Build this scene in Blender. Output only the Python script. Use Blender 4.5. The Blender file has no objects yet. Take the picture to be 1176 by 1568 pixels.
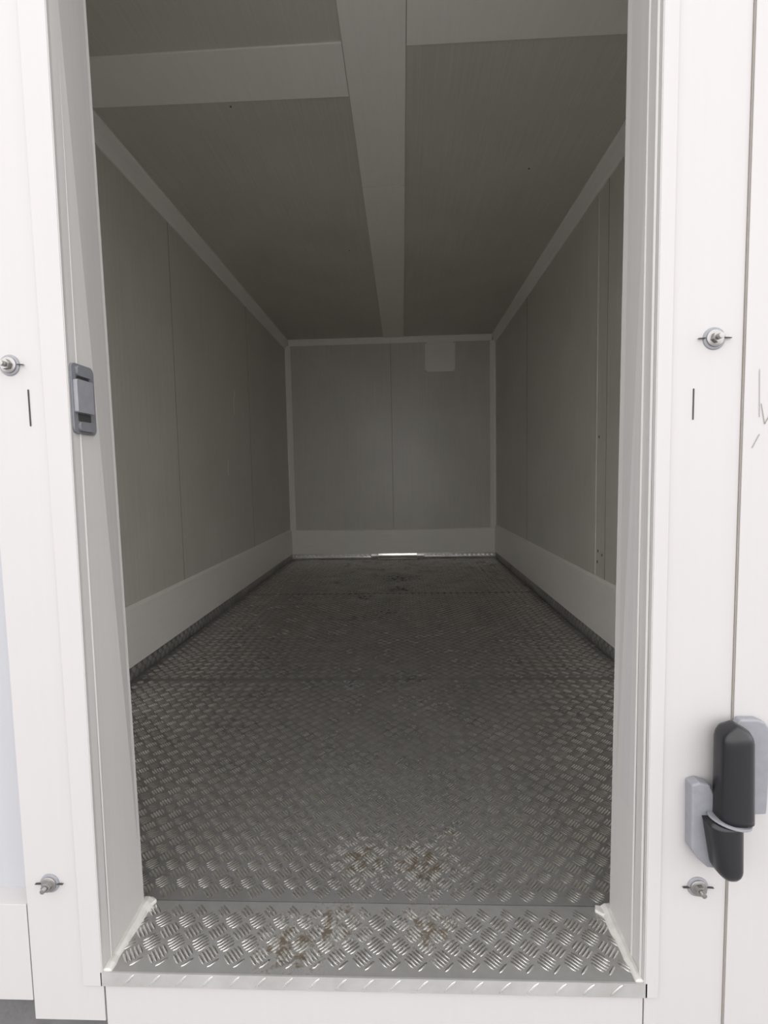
import bpy, bmesh, math
import numpy as np
from mathutils import Vector, Matrix

scene=bpy.context.scene
scene.view_settings.view_transform='Standard'
scene.view_settings.look='None'
scene.view_settings.exposure=0.0
COL=scene.collection

# ---------------- dimensions (metres) ----------------
XL,XR,D,H,T=-1.1485,0.9246,4.1923,2.2,0.126
DL,DR=-0.5243,0.381
TOPZ=2.02      # door head height

# ---------------- materials ----------------
def newmat(name):
    m=bpy.data.materials.new(name); m.use_nodes=True
    nt=m.node_tree; b=nt.nodes['Principled BSDF']
    return m,nt,b
def panel(name,c1,c2,rough=0.4,stretch=(60,60,1.2),bump=0.02,scale=3.0,blotch=0.5):
    m,nt,b=newmat(name)
    N=nt.nodes; L=nt.links
    tc=N.new('ShaderNodeTexCoord')
    mp=N.new('ShaderNodeMapping'); mp.inputs['Scale'].default_value=stretch
    n1=N.new('ShaderNodeTexNoise'); n1.inputs['Scale'].default_value=scale; n1.inputs['Detail'].default_value=5
    n2=N.new('ShaderNodeTexNoise'); n2.inputs['Scale'].default_value=2.2; n2.inputs['Detail'].default_value=6
    L.new(tc.outputs['Object'],mp.inputs['Vector']); L.new(mp.outputs[0],n1.inputs['Vector']); L.new(tc.outputs['Object'],n2.inputs['Vector'])
    mx=N.new('ShaderNodeMix'); mx.data_type='FLOAT'; mx.inputs[0].default_value=blotch
    L.new(n1.outputs['Fac'],mx.inputs[2]); L.new(n2.outputs['Fac'],mx.inputs[3])
    cr=N.new('ShaderNodeValToRGB'); cr.color_ramp.elements[0].position=0.32; cr.color_ramp.elements[1].position=0.68
    cr.color_ramp.elements[0].color=(*c1,1); cr.color_ramp.elements[1].color=(*c2,1)
    L.new(mx.outputs[0],cr.inputs[0]); L.new(cr.outputs[0],b.inputs['Base Color'])
    b.inputs['Roughness'].default_value=rough
    bp=N.new('ShaderNodeBump'); bp.inputs['Strength'].default_value=bump; bp.inputs['Distance'].default_value=0.01
    L.new(n1.outputs['Fac'],bp.inputs['Height']); L.new(bp.outputs[0],b.inputs['Normal'])
    return m
def plain(name,c,rough=0.5,metal=0.0):
    m,nt,b=newmat(name); N=nt.nodes; L=nt.links
    n=N.new('ShaderNodeTexNoise'); n.inputs['Scale'].default_value=90; n.inputs['Detail'].default_value=3
    tc=N.new('ShaderNodeTexCoord'); L.new(tc.outputs['Object'],n.inputs['Vector'])
    cr=N.new('ShaderNodeValToRGB')
    cr.color_ramp.elements[0].color=(*[x*0.85 for x in c],1); cr.color_ramp.elements[1].color=(*[min(1,x*1.1) for x in c],1)
    L.new(n.outputs['Fac'],cr.inputs[0]); L.new(cr.outputs[0],b.inputs['Base Color'])
    b.inputs['Roughness'].default_value=rough; b.inputs['Metallic'].default_value=metal
    return m
M_front=panel('white_enamel_front',(0.448,0.431,0.431),(0.462,0.445,0.445),0.5,(30,30,0.6),0.004)
M_recess=panel('pale_grey_panel',(0.385,0.39,0.41),(0.405,0.41,0.43),0.5,(30,30,0.6),0.004)
M_jamb=panel('jamb_pvc',(0.445,0.437,0.424),(0.485,0.477,0.464),0.45,(50,50,0.5),0.01)
M_wall=panel('inner_wall_panel',(0.54,0.523,0.470),(0.64,0.62,0.562),0.34,(40,40,0.7),0.03)
M_ceil=panel('ceiling_panel',(0.55,0.523,0.470),(0.65,0.62,0.56),0.42,(45,0.8,45),0.03)
M_strip=panel('ceiling_strip',(0.85,0.82,0.76),(0.90,0.87,0.81),0.4,(30,2,30),0.02)
M_trim=panel('corner_trim',(0.83,0.81,0.76),(0.89,0.87,0.82),0.4,(20,2,20),0.02)
M_skirt=panel('skirting_pvc',(0.81,0.79,0.735),(0.86,0.84,0.79),0.35,(3,3,20),0.02)
M_seal=plain('silicone',(0.56,0.545,0.52),0.5)
M_dark=plain('gap_dark',(0.04,0.038,0.035),0.8)
M_seam=plain('seam_line',(0.18,0.17,0.15),0.7)
M_seam2=plain('seam_soft',(0.27,0.25,0.22),0.7)
M_black=plain('black_plastic',(0.009,0.009,0.011),0.30)
M_grey=plain('grey_plastic',(0.165,0.17,0.185),0.42)
M_grey2=plain('grey_plastic_light',(0.23,0.235,0.255),0.42)
M_zinc=plain('zinc_steel',(0.34,0.33,0.32),0.32,0.9)
M_scr=plain('scratch_light',(0.85,0.84,0.8),0.6)
M_scrd=plain('scratch_dark',(0.22,0.20,0.18),0.6)
M_ground=panel('concrete',(0.26,0.255,0.26),(0.34,0.33,0.335),0.9,(8,8,8),0.3)

def alu(name,base=0.42,rough=0.36,dirt=True,metal=0.9):
    m,nt,b=newmat(name); N=nt.nodes; L=nt.links
    tc=N.new('ShaderNodeTexCoord')
    n=N.new('ShaderNodeTexNoise'); n.inputs['Scale'].default_value=7; n.inputs['Detail'].default_value=8; n.inputs['Roughness'].default_value=0.65
    L.new(tc.outputs['Object'],n.inputs['Vector'])
    cr=N.new('ShaderNodeValToRGB'); cr.color_ramp.elements[0].position=0.3; cr.color_ramp.elements[1].position=0.7
    cr.color_ramp.elements[0].color=(base*0.78,base*0.77,base*0.74,1); cr.color_ramp.elements[1].color=(base*1.12,base*1.12,base*1.10,1)
    L.new(n.outputs['Fac'],cr.inputs[0])
    rr=N.new('ShaderNodeMapRange'); rr.inputs[1].default_value=0.3; rr.inputs[2].default_value=0.7; rr.inputs[3].default_value=rough+0.10; rr.inputs[4].default_value=rough-0.05
    L.new(n.outputs['Fac'],rr.inputs[0]); L.new(rr.outputs[0],b.inputs['Roughness'])
    b.inputs['Metallic'].default_value=metal
    col=cr.outputs[0]
    if dirt:
        def noise(sc):
            n2=N.new('ShaderNodeTexNoise'); n2.inputs['Scale'].default_value=sc; n2.inputs['Detail'].default_value=6; n2.inputs['Roughness'].default_value=0.7
            L.new(tc.outputs['Object'],n2.inputs['Vector']); return n2
        def stains(lst,thr,soft,n2,amt):
            prev=None
            for (x,y,r,s) in lst:
                v=N.new('ShaderNodeVectorMath'); v.operation='DISTANCE'
                v.inputs[1].default_value=(x,y,0); L.new(tc.outputs['Object'],v.inputs[0])
                mr=N.new('ShaderNodeMapRange'); mr.interpolation_type='SMOOTHSTEP'
                mr.inputs[1].default_value=0; mr.inputs[2].default_value=r; mr.inputs[3].default_value=s; mr.inputs[4].default_value=0
                L.new(v.outputs['Value'],mr.inputs[0])
                if prev is None: prev=mr.outputs[0]
                else:
                    a=N.new('ShaderNodeMath'); a.operation='MAXIMUM'; L.new(prev,a.inputs[0]); L.new(mr.outputs[0],a.inputs[1]); prev=a.outputs[0]
            ad=N.new('ShaderNodeMath'); ad.operation='ADD'; L.new(prev,ad.inputs[0]); L.new(n2.outputs['Fac'],ad.inputs[1])
            mr=N.new('ShaderNodeMapRange'); mr.inputs[1].default_value=thr; mr.inputs[2].default_value=thr+soft; mr.inputs[4].default_value=amt
            L.new(ad.outputs[0],mr.inputs[0]); 
            return mr.outputs[0]
        s1=stains([(-0.10,0.25,0.16,0.34),(0.03,0.24,0.16,0.36),(-0.21,0.05,0.15,0.34),(0.03,0.09,0.13,0.34),(-0.14,0.09,0.14,0.32),(0.10,0.33,0.1,0.26)],0.72,0.16,noise(55),0.92)
        s2=stains([(-0.27,2.05,0.35,0.26),(-0.10,2.2,0.28,0.26),(-0.30,2.6,0.25,0.28),(-0.05,3.2,0.4,0.30),(-0.02,2.85,0.3,0.28),(0.03,1.22,0.16,0.28),(-0.22,1.15,0.14,0.28),(0.30,0.8,0.2,0.18),(0.05,1.0,0.3,0.20),(0.06,0.21,0.10,0.22),(-0.20,0.03,0.07,0.22)],0.70,0.16,noise(28),0.85)
        m1=N.new('ShaderNodeMix'); m1.data_type='RGBA'; L.new(s1,m1.inputs[0]); L.new(col,m1.inputs[6]); m1.inputs[7].default_value=(0.088,0.066,0.042,1)
        m2=N.new('ShaderNodeMix'); m2.data_type='RGBA'; L.new(s2,m2.inputs[0]); L.new(m1.outputs[2],m2.inputs[6]); m2.inputs[7].default_value=(0.045,0.041,0.034,1)
        col=m2.outputs[2]
        mx=N.new('ShaderNodeMath'); mx.operation='MAXIMUM'; L.new(s1,mx.inputs[0]); L.new(s2,mx.inputs[1])
        mr=N.new('ShaderNodeMapRange'); mr.inputs[3].default_value=metal; mr.inputs[4].default_value=0.2
        L.new(mx.outputs[0],mr.inputs[0]); L.new(mr.outputs[0],b.inputs['Metallic'])
        ra=N.new('ShaderNodeMath'); ra.operation='MULTIPLY_ADD'; ra.inputs[1].default_value=0.35
        L.new(mx.outputs[0],ra.inputs[0]); L.new(rr.outputs[0],ra.inputs[2]); L.new(ra.outputs[0],b.inputs['Roughness'])
    L.new(col,b.inputs['Base Color'])
    return m
M_alu=alu('tread_aluminium',0.30,0.44,True,0.62)
M_alu_th=alu('threshold_aluminium',0.38,0.42,True,0.60)
M_bar=alu('tread_bars',0.90,0.22,True,0.95)
M_alu_edge=alu('bright_aluminium',0.55,0.35,False,0.6)
M_alu_up=alu('upstand_aluminium',0.38,0.38,False,0.8)
M_alu_bk=alu('rear_upstand_aluminium',0.70,0.30,False,0.9)  # lighter copy of the upstand metal, doorway reflection put into its colour
M_alu_gleam=alu('gleam_aluminium',0.90,0.18,False,1.0)  # bright, smooth metal for the gleam added at the rear bend

# ---------------- mesh helper ----------------
class MB:
    def __init__(s,name): s.name=name; s.v=[]; s.f=[]; s.mi=[]; s.sm=[]; s.mats=[]
    def mat(s,m):
        if m not in s.mats: s.mats.append(m)
        return s.mats.index(m)
    def add(s,vs,fs,m,smooth=False):
        o=len(s.v); i=s.mat(m); s.v+= [tuple(v) for v in vs]
        for f in fs: s.f.append([o+k for k in f]); s.mi.append(i); s.sm.append(smooth)
    def box(s,x0,x1,y0,y1,z0,z1,m):
        s.hexa([(x0,y0),(x1,y0),(x1,y1),(x0,y1)],[(x0,y0),(x1,y0),(x1,y1),(x0,y1)],z0,z1,m)
    def hexa(s,b,t,z0,z1,m):
        n=len(b)
        vs=[(x,y,z0) for x,y in b]+[(x,y,z1) for x,y in t]
        fs=[list(range(n))[::-1],list(range(n,2*n))]+[[i,(i+1)%n,n+(i+1)%n,n+i] for i in range(n)]
        s.add(vs,fs,m)
    def prism(s,pts,axis,a,b,m):
        def P(p,t):
            if axis==0: return (t,p[0],p[1])
            if axis==1: return (p[0],t,p[1])
            return (p[0],p[1],t)
        n=len(pts)
        vs=[P(p,a) for p in pts]+[P(p,b) for p in pts]
        fs=[list(range(n)),list(range(n,2*n))[::-1]]+[[i,n+i,n+(i+1)%n,(i+1)%n] for i in range(n)]
        s.add(vs,fs,m)
    def loft(s,secs,m,n=28,axis=2,pw=2.4):
        vs=[];fs=[]
        for (t,c1,c2,r1,r2) in secs:
            for k in range(n):
                a=2*math.pi*k/n; ca,sa=math.cos(a),math.sin(a)
                x=c1+r1*math.copysign(abs(ca)**(2/pw),ca); y=c2+r2*math.copysign(abs(sa)**(2/pw),sa)
                vs.append((x,y,t) if axis==2 else ((x,t,y) if axis==1 else (t,x,y)))
        for i in range(len(secs)-1):
            for k in range(n): fs.append([i*n+k,i*n+(k+1)%n,(i+1)*n+(k+1)%n,(i+1)*n+k])
        fs.append(list(range(n))[::-1]); fs.append(list(range((len(secs)-1)*n,len(secs)*n)))
        s.add(vs,fs,m,True)
    def build(s,bevel=0,parent=None):
        me=bpy.data.meshes.new(s.name); me.from_pydata(s.v,[],s.f)
        for m in s.mats: me.materials.append(m)
        me.polygons.foreach_set('material_index',s.mi); me.polygons.foreach_set('use_smooth',s.sm)
        bm=bmesh.new(); bm.from_mesh(me); bmesh.ops.recalc_face_normals(bm,faces=bm.faces); bm.to_mesh(me); bm.free()
        ob=bpy.data.objects.new(s.name,me); COL.objects.link(ob)
        if bevel:
            md=ob.modifiers.new('bevel','BEVEL'); md.width=bevel; md.segments=3; md.limit_method='ANGLE'; md.angle_limit=math.radians(40)
        if parent: ob.parent=parent
        return ob
def empty(name):
    e=bpy.data.objects.new(name,None); COL.objects.link(e); e.empty_display_size=0.05; return e

# ---------------- tread bars ----------------
P=0.032
def treads(o,u,v,n,U,V,phase=(0,0),mrg=0.004):
    """verts/faces for quintet bars over rectangle U x V on plane (o,u,v,n)"""
    o,u,v,n=[np.array(a,float) for a in (o,u,v,n)]
    s2=math.sqrt(.5); e1=np.array([s2,s2]); e2=np.array([-s2,s2])
    R=int((U+V)/P)+4
    I,J=np.meshgrid(np.arange(-R,R),np.arange(-R,R),indexing='ij'); I=I.ravel();J=J.ravel()
    C=I[:,None]*P*e1+J[:,None]*P*e2+np.array(phase)
    ok=(C[:,0]>-.01)&(C[:,0]<U+.01)&(C[:,1]>-.01)&(C[:,1]<V+.01)
    C=C[ok]; par=((I+J)%2)[ok]
    d=np.where(par[:,None]==0,e1,e2); w=np.where(par[:,None]==0,e2,-e1)
    offs=(np.arange(5)-2)*0.0062
    C=(C[:,None,:]+offs[None,:,None]*w[:,None,:]).reshape(-1,2); d=np.repeat(d,5,0); w=np.repeat(w,5,0)
    ln=np.tile(np.array([0.0108,0.0132,0.0138,0.0132,0.0108]),len(C)//5)
    e=C+d*ln[:,None]; g=C-d*ln[:,None]
    lo=np.minimum(e,g).min(1); hiU=np.maximum(e[:,0],g[:,0]); hiV=np.maximum(e[:,1],g[:,1])
    ok=(lo>mrg)&(hiU<U-mrg)&(hiV<V-mrg)
    C=C[ok];d=d[ok];w=w[ok];ln=ln[ok]
    st=[(-1,0.0007,0.0),(-.6,0.0022,0.0016),(.6,0.0022,0.0016),(1,0.0007,0.0)]
    vs=[]
    for t,hw,hh in st:
        for k in (-1,0,1):
            q=C+d*(t*ln)[:,None]+w*(k*hw)
            h=0.0002+(hh if k==0 else 0)
            vs.append(o+q[:,:1]*u+q[:,1:]*v+n*h)
    V3=np.stack(vs,1)
    N=len(C)
    base=[]
    for i in range(3):
        for k in range(2):
            a=i*3+k; base.append([a,a+3,a+4,a+1])
    F=(np.array(base)[None]+ (np.arange(N)*12)[:,None,None]).reshape(-1,4)
    if N==0: return V3.reshape(-1,3),F
    p=V3[0]; b0=base[0]; nn=np.cross(p[b0[1]]-p[b0[0]],p[b0[2]]-p[b0[0]])
    if nn@n<0: F=F[:,::-1]
    return V3.reshape(-1,3),F
def tread_obj(name,parts,m,parent):
    Vs=[];Fs=[];o=0
    for a,b in parts: Vs.append(a);Fs.append(b+o);o+=len(a)
    Vv=np.concatenate(Vs);Ff=np.concatenate(Fs)
    me=bpy.data.meshes.new(name)
    me.vertices.add(len(Vv)); me.vertices.foreach_set('co',Vv.astype(np.float32).ravel())
    me.loops.add(Ff.size); me.loops.foreach_set('vertex_index',Ff.astype(np.int32).ravel())
    me.polygons.add(len(Ff)); me.polygons.foreach_set('loop_start',np.arange(0,Ff.size,4,dtype=np.int32))
    me.polygons.foreach_set('use_smooth',np.ones(len(Ff),bool))
    me.update(calc_edges=True); me.validate(); me.materials.append(m)
    ob=bpy.data.objects.new(name,me); COL.objects.link(ob); ob.parent=parent
    return ob

# ---------------- floor ----------------
fl=MB('floor')
fl.box(XL-.08,XR+.08,T-.0,D+.08,-0.10,-0.006,M_dark)
SE=[(0.1435,1.2085),(1.2115,2.70),(2.7025,D)]
for a,b in SE: fl.box(XL,XR,a,b,-0.006,0,M_alu)
floor=fl.build()
tp=[treads((XL,a,0),(1,0,0),(0,1,0),(0,0,1),XR-XL,b-a,(0.003*i,0.011*i)) for i,(a,b) in enumerate(SE)]
tread_obj('floor_treads',tp,M_bar,floor)

# threshold
th=MB('door_threshold')
th.box(DL+.001,DR-.002,0,0.1415,-0.006,0,M_alu_th)
th.box(DL-.004,DR+.003,-0.003,0.0,-0.024,0.0008,M_alu_edge)
th.box(DL+.001,DR-.002,0.001,0.1415,-0.30,-0.006,M_front)
thr=th.build()
tread_obj('threshold_treads',[treads((DL,0.004,0),(1,0,0),(0,1,0),(0,0,1),DR-DL,0.136,(0.01,0.006))],M_bar,thr)
tread_obj('lip_treads',[treads((DL,-0.003,-0.024),(1,0,0),(0,0,1),(0,-1,0),DR-DL,0.025,(0.0,0.0125),0.001)],M_bar,thr)

# upstands (bent-up tread plate along the walls)
UP=0.065
up=MB('baseboard_tread_upstand')
up.box(XL,XL+.004,T+.02,D,0,UP,M_alu_up); up.box(XR-.004,XR,T+.02,D,0,UP,M_alu_up)
up.box(XL+.004,XR-.004,D-.004,D,0,UP-.008,M_alu_bk)
def rear(a,b,R_,m):  # rear bend shaped to throw doorway light back as a gleam
    arc=[(D-.004-R_+R_*math.sin(math.radians(q)),R_-R_*math.cos(math.radians(q))) for q in range(6,91,7)]
    up.prism([(D-.001,0.0),(D-.004-R_,0.0)]+arc+[(D-.001,R_)],0,a,b,m)
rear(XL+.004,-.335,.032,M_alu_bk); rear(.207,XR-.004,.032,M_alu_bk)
rear(-.333,-.262,.05,M_alu_bk); rear(-.260,.13,.056,M_alu_gleam); rear(.132,.205,.05,M_alu_bk)  # polished middle with larger bend, added for the central gleam
upo=up.build()
tread_obj('upstand_treads',[treads((XL+.004,T,0),(0,1,0),(0,0,1),(1,0,0),D-T,UP,(0,0),.002),treads((XR-.004,T,0),(0,1,0),(0,0,1),(-1,0,0),D-T,UP,(0,0),.002)],M_alu_edge,upo)
tread_obj('upstand_treads_back',[treads((XL,D-.004,0),(1,0,0),(0,0,1),(0,-1,0),XR-XL,UP-.008,(0,.03),.001)],M_bar,upo)

# ---------------- walls ----------------
W=0.08
w=MB('wall_left'); w.box(XL-W,XL,T,D+W,-0.1,H+W,M_wall)
w.box(XL,XL+.001,1.7315,1.7345,UP+.24,H-.06,M_seam2)
w.box(XL,XL+.001,2.949,2.951,UP+.24,H-.06,M_seam2)
def scratch(mb,axis,val,pts,wd,m,off=.0008):
    for (a,b) in zip(pts[:-1],pts[1:]):
        dx,dz=b[0]-a[0],b[1]-a[1]; l=math.hypot(dx,dz); px,pz=-dz/l*wd/2,dx/l*wd/2
        q=[(a[0]-px,a[1]-pz),(b[0]-px,b[1]-pz),(b[0]+px,b[1]+pz),(a[0]+px,a[1]+pz)]
        mb.add([(val,p[0],p[1]) if axis==0 else (p[0],val,p[1]) for p in q],[[0,1,2,3]],m)
scratch(w,0,XL+.001,[(2.632,1.44),(2.60,1.36),(2.61,1.28)],.014,M_scr)
scratch(w,0,XL+.001,[(2.453,0.97),(2.44,0.90),(2.45,.86)],.010,M_scr)
scratch(w,0,XL+.001,[(2.982,2.00),(2.96,1.92)],.010,M_scr)
w.build()
w=MB('wall_right'); w.box(XR,XR+W,T,D+W,-0.1,H+W,M_wall)
w.box(XR-.003,XR,1.63,1.83,UP+.24,H-.07,M_wall)
for y in (1.52,2.95): w.box(XR-.0015,XR,y-.0015,y+.0015,UP+.24,H-.06,M_seam2)
for (y,z) in ((1.605,.408),(1.60,.46),(1.552,.448),(1.60,1.0)): w.loft([(XR-.003,y,z,.004,.006),(XR,y,z,.005,.007)],M_seam,10,0)
w.build()
w=MB('wall_back'); w.box(XL,XR,D,D+W,-0.1,H+W,M_wall)
w.box(-.103,-.099,D-.002,D,.31,H-.05,M_seam2); w.build()
w=MB('ceiling'); w.box(XL,XR,T,D,H,H+W,M_ceil)
for (x,y) in ((.239,.901),(-.609,1.123),(.589,1.572),(-.3,2.3)): w.loft([(H-.003,x,y,.003,.003),(H,x,y,.004,.004)],M_seam,10)
w.build()
# ceiling joint strips
t=MB('trim_1'); 
for a,b in ((T,1.649),(1.652,2.75),(2.753,D-.01)): t.box(-.168,.032,a,b,H-.008,H,M_strip)
t.build(.001)
t=MB('trim_2'); t.hexa([(XL+.03,1.09),(XL+.03,.885),(-.17,.878),(-.17,1.096)],[(XL+.03,1.09),(XL+.03,.885),(-.17,.878),(-.17,1.096)],H-.006,H,M_strip); t.build(.001)
t=MB('trim_3'); t.box(.034,XR-.03,.69,.90,H-.006,H,M_strip); t.build(.001)
# corner coves
def cove(name,sx,x):
    t=MB(name)
    a,b=.035,.085
    pts=[(x,H),(x,H-b),(x+sx*.006,H-b),(x+sx*.012,H-b+.012),(x+sx*(a-.006),H-.012),(x+sx*a,H-.006),(x+sx*a,H)]
    t.prism(pts,1,T+.02,D-.004,M_trim); t.build()
cove('trim_4',1,XL); cove('trim_5',-1,XR)
t=MB('trim_6'); t.prism([(D,H),(D,H-.055),(D-.008,H-.055),(D-.03,H-.02),(D-.03,H)],0,XL+.036,XR-.036,M_trim); t.build()
for i,(x,sx) in enumerate(((XL,1),(XR,-1))):
    t=MB('trim_%d'%(7+i)); t.prism([(x,D),(x+sx*.052,D),(x+sx*.052,D-.006),(x+sx*.02,D-.03),(x,D-.03)],2,.30,H-.056,M_trim); t.build()
# skirtings
sk=MB('baseboard_left'); sk.prism([(XL,UP),(XL+.012,UP),(XL+.012,.305),(XL+.004,.318),(XL,.318)],1,T+.02,D-.014,M_skirt); sk.build()
sk=MB('baseboard_right'); sk.prism([(XR,UP),(XR-.012,UP),(XR-.012,.325),(XR-.004,.338),(XR,.338)],1,T+.02,D-.014,M_skirt); sk.build()
sk=MB('baseboard_back'); sk.prism([(D,UP-.006),(D-.012,UP-.006),(D-.012,.295),(D-.004,.305),(D,.305)],0,XL+.012,XR-.012,M_skirt); sk.build()
# vent cover plate
v=MB('vent_cover'); v.box(.237,.532,D-.012,D-.0005,1.856,2.143,M_skirt)
v.box(.255,.514,D-.015,D-.012,1.874,2.125,M_skirt)
for x in (.246,.523):
    for z in (1.865,2.134): v.loft([(D-.014,x,z,.004,.004),(D-.012,x,z,.005,.005)],M_zinc,10,1)
v.build(.002)

# ---------------- front wall with doorway ----------------
w=MB('wall_front')
def lerp(a,b,t): return a+(b-a)*t
ZB,ZT=-0.091,TOPZ
fb,ft=-.526,-.514; ib,it=-.523,-.538
w.hexa([(-.65,0),(fb,0),(ib,T),(-.65,T)],[(-.65,0),(ft,0),(it,T),(-.65,T)],ZB,ZT,M_front)
w.box(-1.30,-.652,.035,T,.10,ZT,M_recess)
w.box(-1.30,-.652,.0,T,-.056,.119,M_front)
w.hexa([(.381,0),(.505,0),(.505,T),(.379,T)],[(.381,0),(.505,0),(.505,T),(.391,T)],-.30,ZT,M_front)
w.box(.505,1.30,.05,T,-.30,ZT,M_front)
w.box(-1.30,1.30,0,T,ZT,H+.15,M_front)
w.box(-.5862,-.5838,-.001,.0,.923,.980,M_dark)
w.box(.4345,.4365,-.001,.0,.909,.955,M_dark)
w.build(.0015)
# lining of the reveal
j=MB('door_frame')
def lining(xb0,xb1,xt0,xt1,s):
    e=.0015
    j.hexa([(xb0,-.0025),(xb0+s*e,-.0025),(xb1+s*e,T+.003),(xb1,T+.003)],[(xt0,-.0025),(xt0+s*e,-.0025),(xt1+s*e,T+.003),(xt1,T+.003)],0,ZT,M_jamb)
lining(fb,ib,ft,it,1); lining(.381,.379,.381,.391,-1)
j.hexa([(-.559,-.003),(fb,-.003),(fb,-.0),(-.559,-.0)],[(-.559,-.003),(ft,-.003),(ft,0),(-.559,0)],-.024,ZT+.03,M_front)
j.box(.381,.402,-.003,0,-.024,ZT+.03,M_front)
def bead(y,r,s,m):
    k=y/T
    if s>0: b=lerp(fb,ib,k)+.0015; t_=lerp(ft,it,k)+.0015
    else: b=lerp(.381,.379,k)-.0015; t_=lerp(.381,.391,k)-.0015
    j.hexa([(b,y-r),(b+s*r,y-r*.3),(b+s*r,y+r*.3),(b,y+r)],[(t_,y-r),(t_+s*r,y-r*.3),(t_+s*r,y+r*.3),(t_,y+r)],0.001,ZT,m)
for y,r in ((.010,.003),(.040,.0025)): bead(y,r,-1,M_jamb)
bead(.022,.002,1,M_jamb)
j.box(DL,DR,0,T+.003,ZT-.003,ZT,M_jamb)
j.build(.0006)
# sealant at feet of the jambs
s=MB('trim_9')
rng=np.random.RandomState(3)
def seal(pts):
    n=len(pts); vs=[];fs=[]
    for k,(x,y,wd,h) in enumerate(pts):
        for a in range(6):
            th_=math.pi*a/5
            vs.append((x+math.cos(th_)*wd*.5,y,math.sin(th_)*h))
    for k in range(n-1):
        for a in range(5): fs.append([k*6+a,k*6+a+1,(k+1)*6+a+1,(k+1)*6+a])
    fs.append([0,1,2,3,4,5]); fs.append([(n-1)*6+a for a in range(6)])
    s.add(vs,fs,M_seal,False)
seal([(-.521+rng.rand()*.002,i*.0125,.016+.012*(i/11)+rng.rand()*.005,.004+.010*(i/11)+rng.rand()*.002) for i in range(12)])
seal([(.376-rng.rand()*.002,i*.0125,.014+.012*(i/11)+rng.rand()*.005,.004+.008*(i/11)+rng.rand()*.002) for i in range(12)])
s.prism([(.384,.120),(.362,.118),(.350,.128),(.355,.140),(.366,.137),(.384,.146)],2,0,.007,M_seal)
s.prism([(-.526,.118),(-.508,.122),(-.500,.136),(-.512,.143),(-.526,.140)],2,0,.008,M_seal)
s.build(.002)

# ---------------- open door leaf at right ----------------
d=MB('door_1')
d.box(.5072,1.32,-.004,.045,-.075,2.06,M_front)
d.box(.5052,.5070,-.0025,.045,-.30,2.06,M_seam2)
scratch(d,1,-.005,[(.531,.93),(.537,.90),(.545,.915)],.0010,M_scrd)
scratch(d,1,-.005,[(.520,.865),(.530,.885)],.0010,M_scrd)
scratch(d,1,-.005,[(.527,.98),(.529,.91)],.0008,M_scrd)
d.build(.0012)

# ---------------- strike plate on the left reveal ----------------
xs=-.5215
st=MB('strike_plate')
def rr(y0,y1,z0,z1,r,n=5):
    pts=[]
    for cy,cz,a0 in ((y1-r,z1-r,0),(y0+r,z1-r,90),(y0+r,z0+r,180),(y1-r,z0+r,270)):
        for k in range(n+1):
            a=math.radians(a0+90*k/n); pts.append((cy+r*math.cos(a),cz+r*math.sin(a)))
    return pts
st.prism(rr(.002,.058,.911,1.022,.010),0,xs-.004,xs+.006,M_grey)
st.prism(rr(.004,.044,.944,.996,.003),0,xs+.006,xs+.013,M_grey2)
st.prism(rr(.010,.046,1.002,1.018,.006),0,xs+.006,xs+.011,M_grey)
st.prism(rr(.010,.046,.915,.930,.006),0,xs+.006,xs+.011,M_grey)
st.prism(rr(.012,.044,.931,.943,.002),0,xs+.006,xs+.0065,M_dark)  # dark slips below and above the block paint the recess shadow
st.prism(rr(.012,.044,.9965,1.0015,.001),0,xs+.006,xs+.0065,M_dark)
st.build(.0012)

# ---------------- bolts ----------------
def bolt(x,z,tw):
    b=MB('anchor_bolt')
    b.loft([(0,0,0,.0165,.0165),(-.0015,0,0,.0160,.0160),(-.0022,0,0,.0135,.0135)],M_grey2,28,1,2)
    b.loft([(-.001,0,0,.0125,.0125),(-.004,0,0,.0125,.0125),(-.0045,0,0,.0118,.0118)],M_zinc,28,1,2)
    hx=[(.0082*math.cos(math.radians(60*k+tw)),.0082*math.sin(math.radians(60*k+tw))) for k in range(6)]
    b.prism(hx,1,-.012,-.0045,M_zinc)
    secs=[]
    for k in range(8): secs.append((-.012-.001*k,0,0,.0042 if k%2 else .0036,.0042 if k%2 else .0036))
    b.loft(secs,M_zinc,14,1,2)
    b.prism([(-.024,.0005),(-.014,.0014),(-.014,-.0002),(-.024,-.0004)],1,-.004,-.0005,M_dark)
    b.prism([(.014,.0012),(.024,.0004),(.024,-.0004),(.014,0)],1,-.004,-.0005,M_dark)
    o=b.build(.0003); o.location=(x,-.0002,z); return o
bolt(-.612,1.018,10); bolt(-.607,.159,0); bolt(.463,1.027,20); bolt(.461,.168,5)

# ---------------- rising hinge ----------------
h=empty('door_hinge'); h.location=(.50,-.004,.31)
def rel(ob): 
    ob.matrix_parent_inverse=Matrix.Translation((-.50,.004,-.31)); return ob
def capsule(name,z0,z1,c0,c1,r0,r1,yc,m,bot,top):
    b=MB(name); secs=[]; n=18
    for i in range(n+1):
        t_=i/n; z=z0+(z1-z0)*t_; k=1.0
        dz0=(z-z0); dz1=(z1-z)
        if bot and dz0<bot: k=min(k,math.sqrt(max(0.02,1-(1-dz0/bot)**2)))
        if top and dz1<top: k=min(k,math.sqrt(max(0.02,1-(1-dz1/top)**2)))
        r=lerp(r0,r1,t_)*k
        secs.append((z,lerp(c0,c1,t_),yc,r,.022*(.35+.65*k)))
    b.loft(secs,m,32,2,2.8); return rel(b.build(0,h))
capsule('upper_knuckle',.306,.454,.493,.490,.0255,.0235,-.030,M_black,0,.026)
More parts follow.
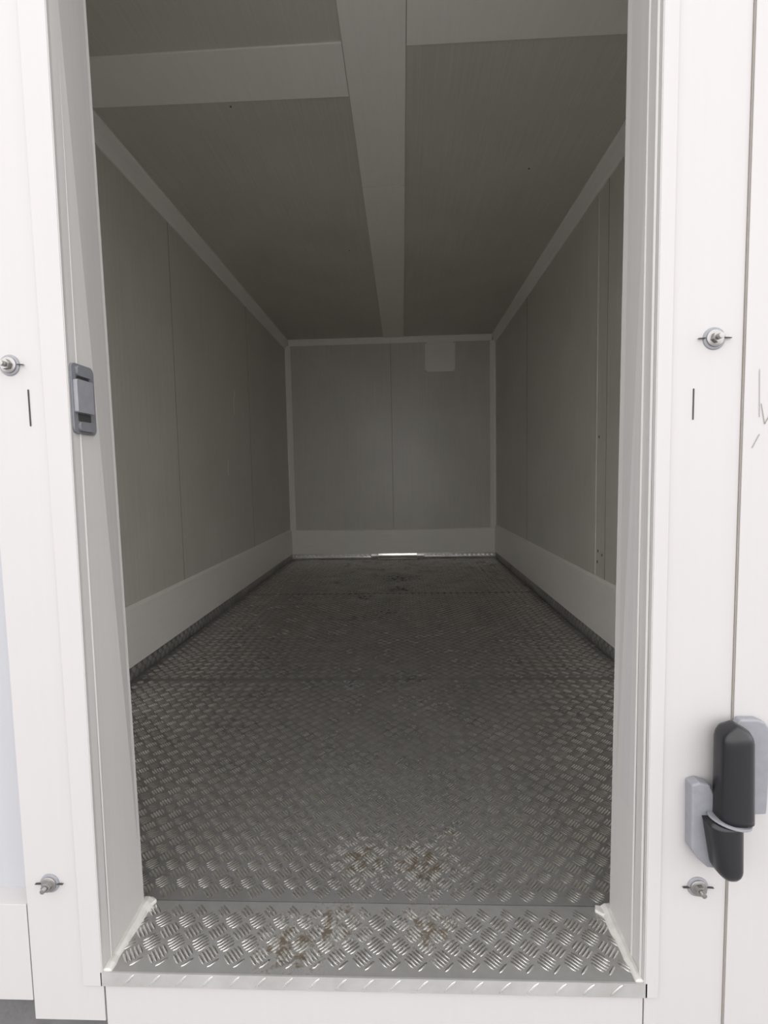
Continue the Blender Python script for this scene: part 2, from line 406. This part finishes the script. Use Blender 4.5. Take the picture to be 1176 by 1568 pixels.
capsule('lower_knuckle',.212,.302,.486,.477,.018,.0255,-.030,M_black,.020,0)
b=MB('upper_plate'); b.prism([(.495,.300),(.552,.302),(.555,.42),(.552,.438),(.545,.448),(.534,.453),(.508,.453),(.500,.44)],1,-.018,-.004,M_grey2); rel(b.build(.003,h))
b=MB('lower_plate'); b.prism([(.437,.350),(.449,.354),(.464,.350),(.470,.337),(.500,.330),(.500,.225),(.480,.214),(.464,.216),(.449,.230),(.439,.245)],1,-.020,.0,M_grey2); rel(b.build(.003,h))
b=MB('collar'); 
n=32; vs=[];fs=[]
for (dz,rs) in ((-.0015,1),(.0018,1)):
    for k in range(n):
        a=2*math.pi*k/n; x=.030*math.cos(a); y=.0250*math.sin(a)
        vs.append((.487+x,-.031+y,.3035+dz-.16*x))
fs=[[k,(k+1)%n,n+(k+1)%n,n+k] for k in range(n)]+[list(range(n))[::-1],list(range(n,2*n))]
b.add(vs,fs,M_grey2,False); rel(b.build(.0005,h))

# ---------------- ground ----------------
g=MB('ground'); g.box(-8,8,-10,6,-.40,-.30,M_ground); g.build()

# ---------------- light ----------------
wd=bpy.data.worlds.new('overcast_sky'); scene.world=wd; wd.use_nodes=True
nt=wd.node_tree; bg=nt.nodes['Background']; bg.inputs[0].default_value=(1.0,0.985,0.985,1); bg.inputs[1].default_value=2.7

# ---------------- camera ----------------
f,yaw,pit,rol=767.79,0.0395,-0.0713,-0.0194
fw=Vector((-math.sin(yaw)*math.cos(pit),math.cos(yaw)*math.cos(pit),math.sin(pit)))
r=Vector((math.cos(yaw),math.sin(yaw),0)); u=r.cross(fw)
r2=r*math.cos(rol)+u*math.sin(rol); u2=-r*math.sin(rol)+u*math.cos(rol)
cam=bpy.data.cameras.new('camera'); co=bpy.data.objects.new('camera',cam); COL.objects.link(co)
M=Matrix((r2,u2,-fw)).transposed().to_4x4(); M.translation=Vector((0,-.7613,.8325)); co.matrix_world=M
cam.sensor_fit='HORIZONTAL'; cam.sensor_width=36; cam.lens=36*f/1200; cam.clip_start=0.02
scene.camera=co
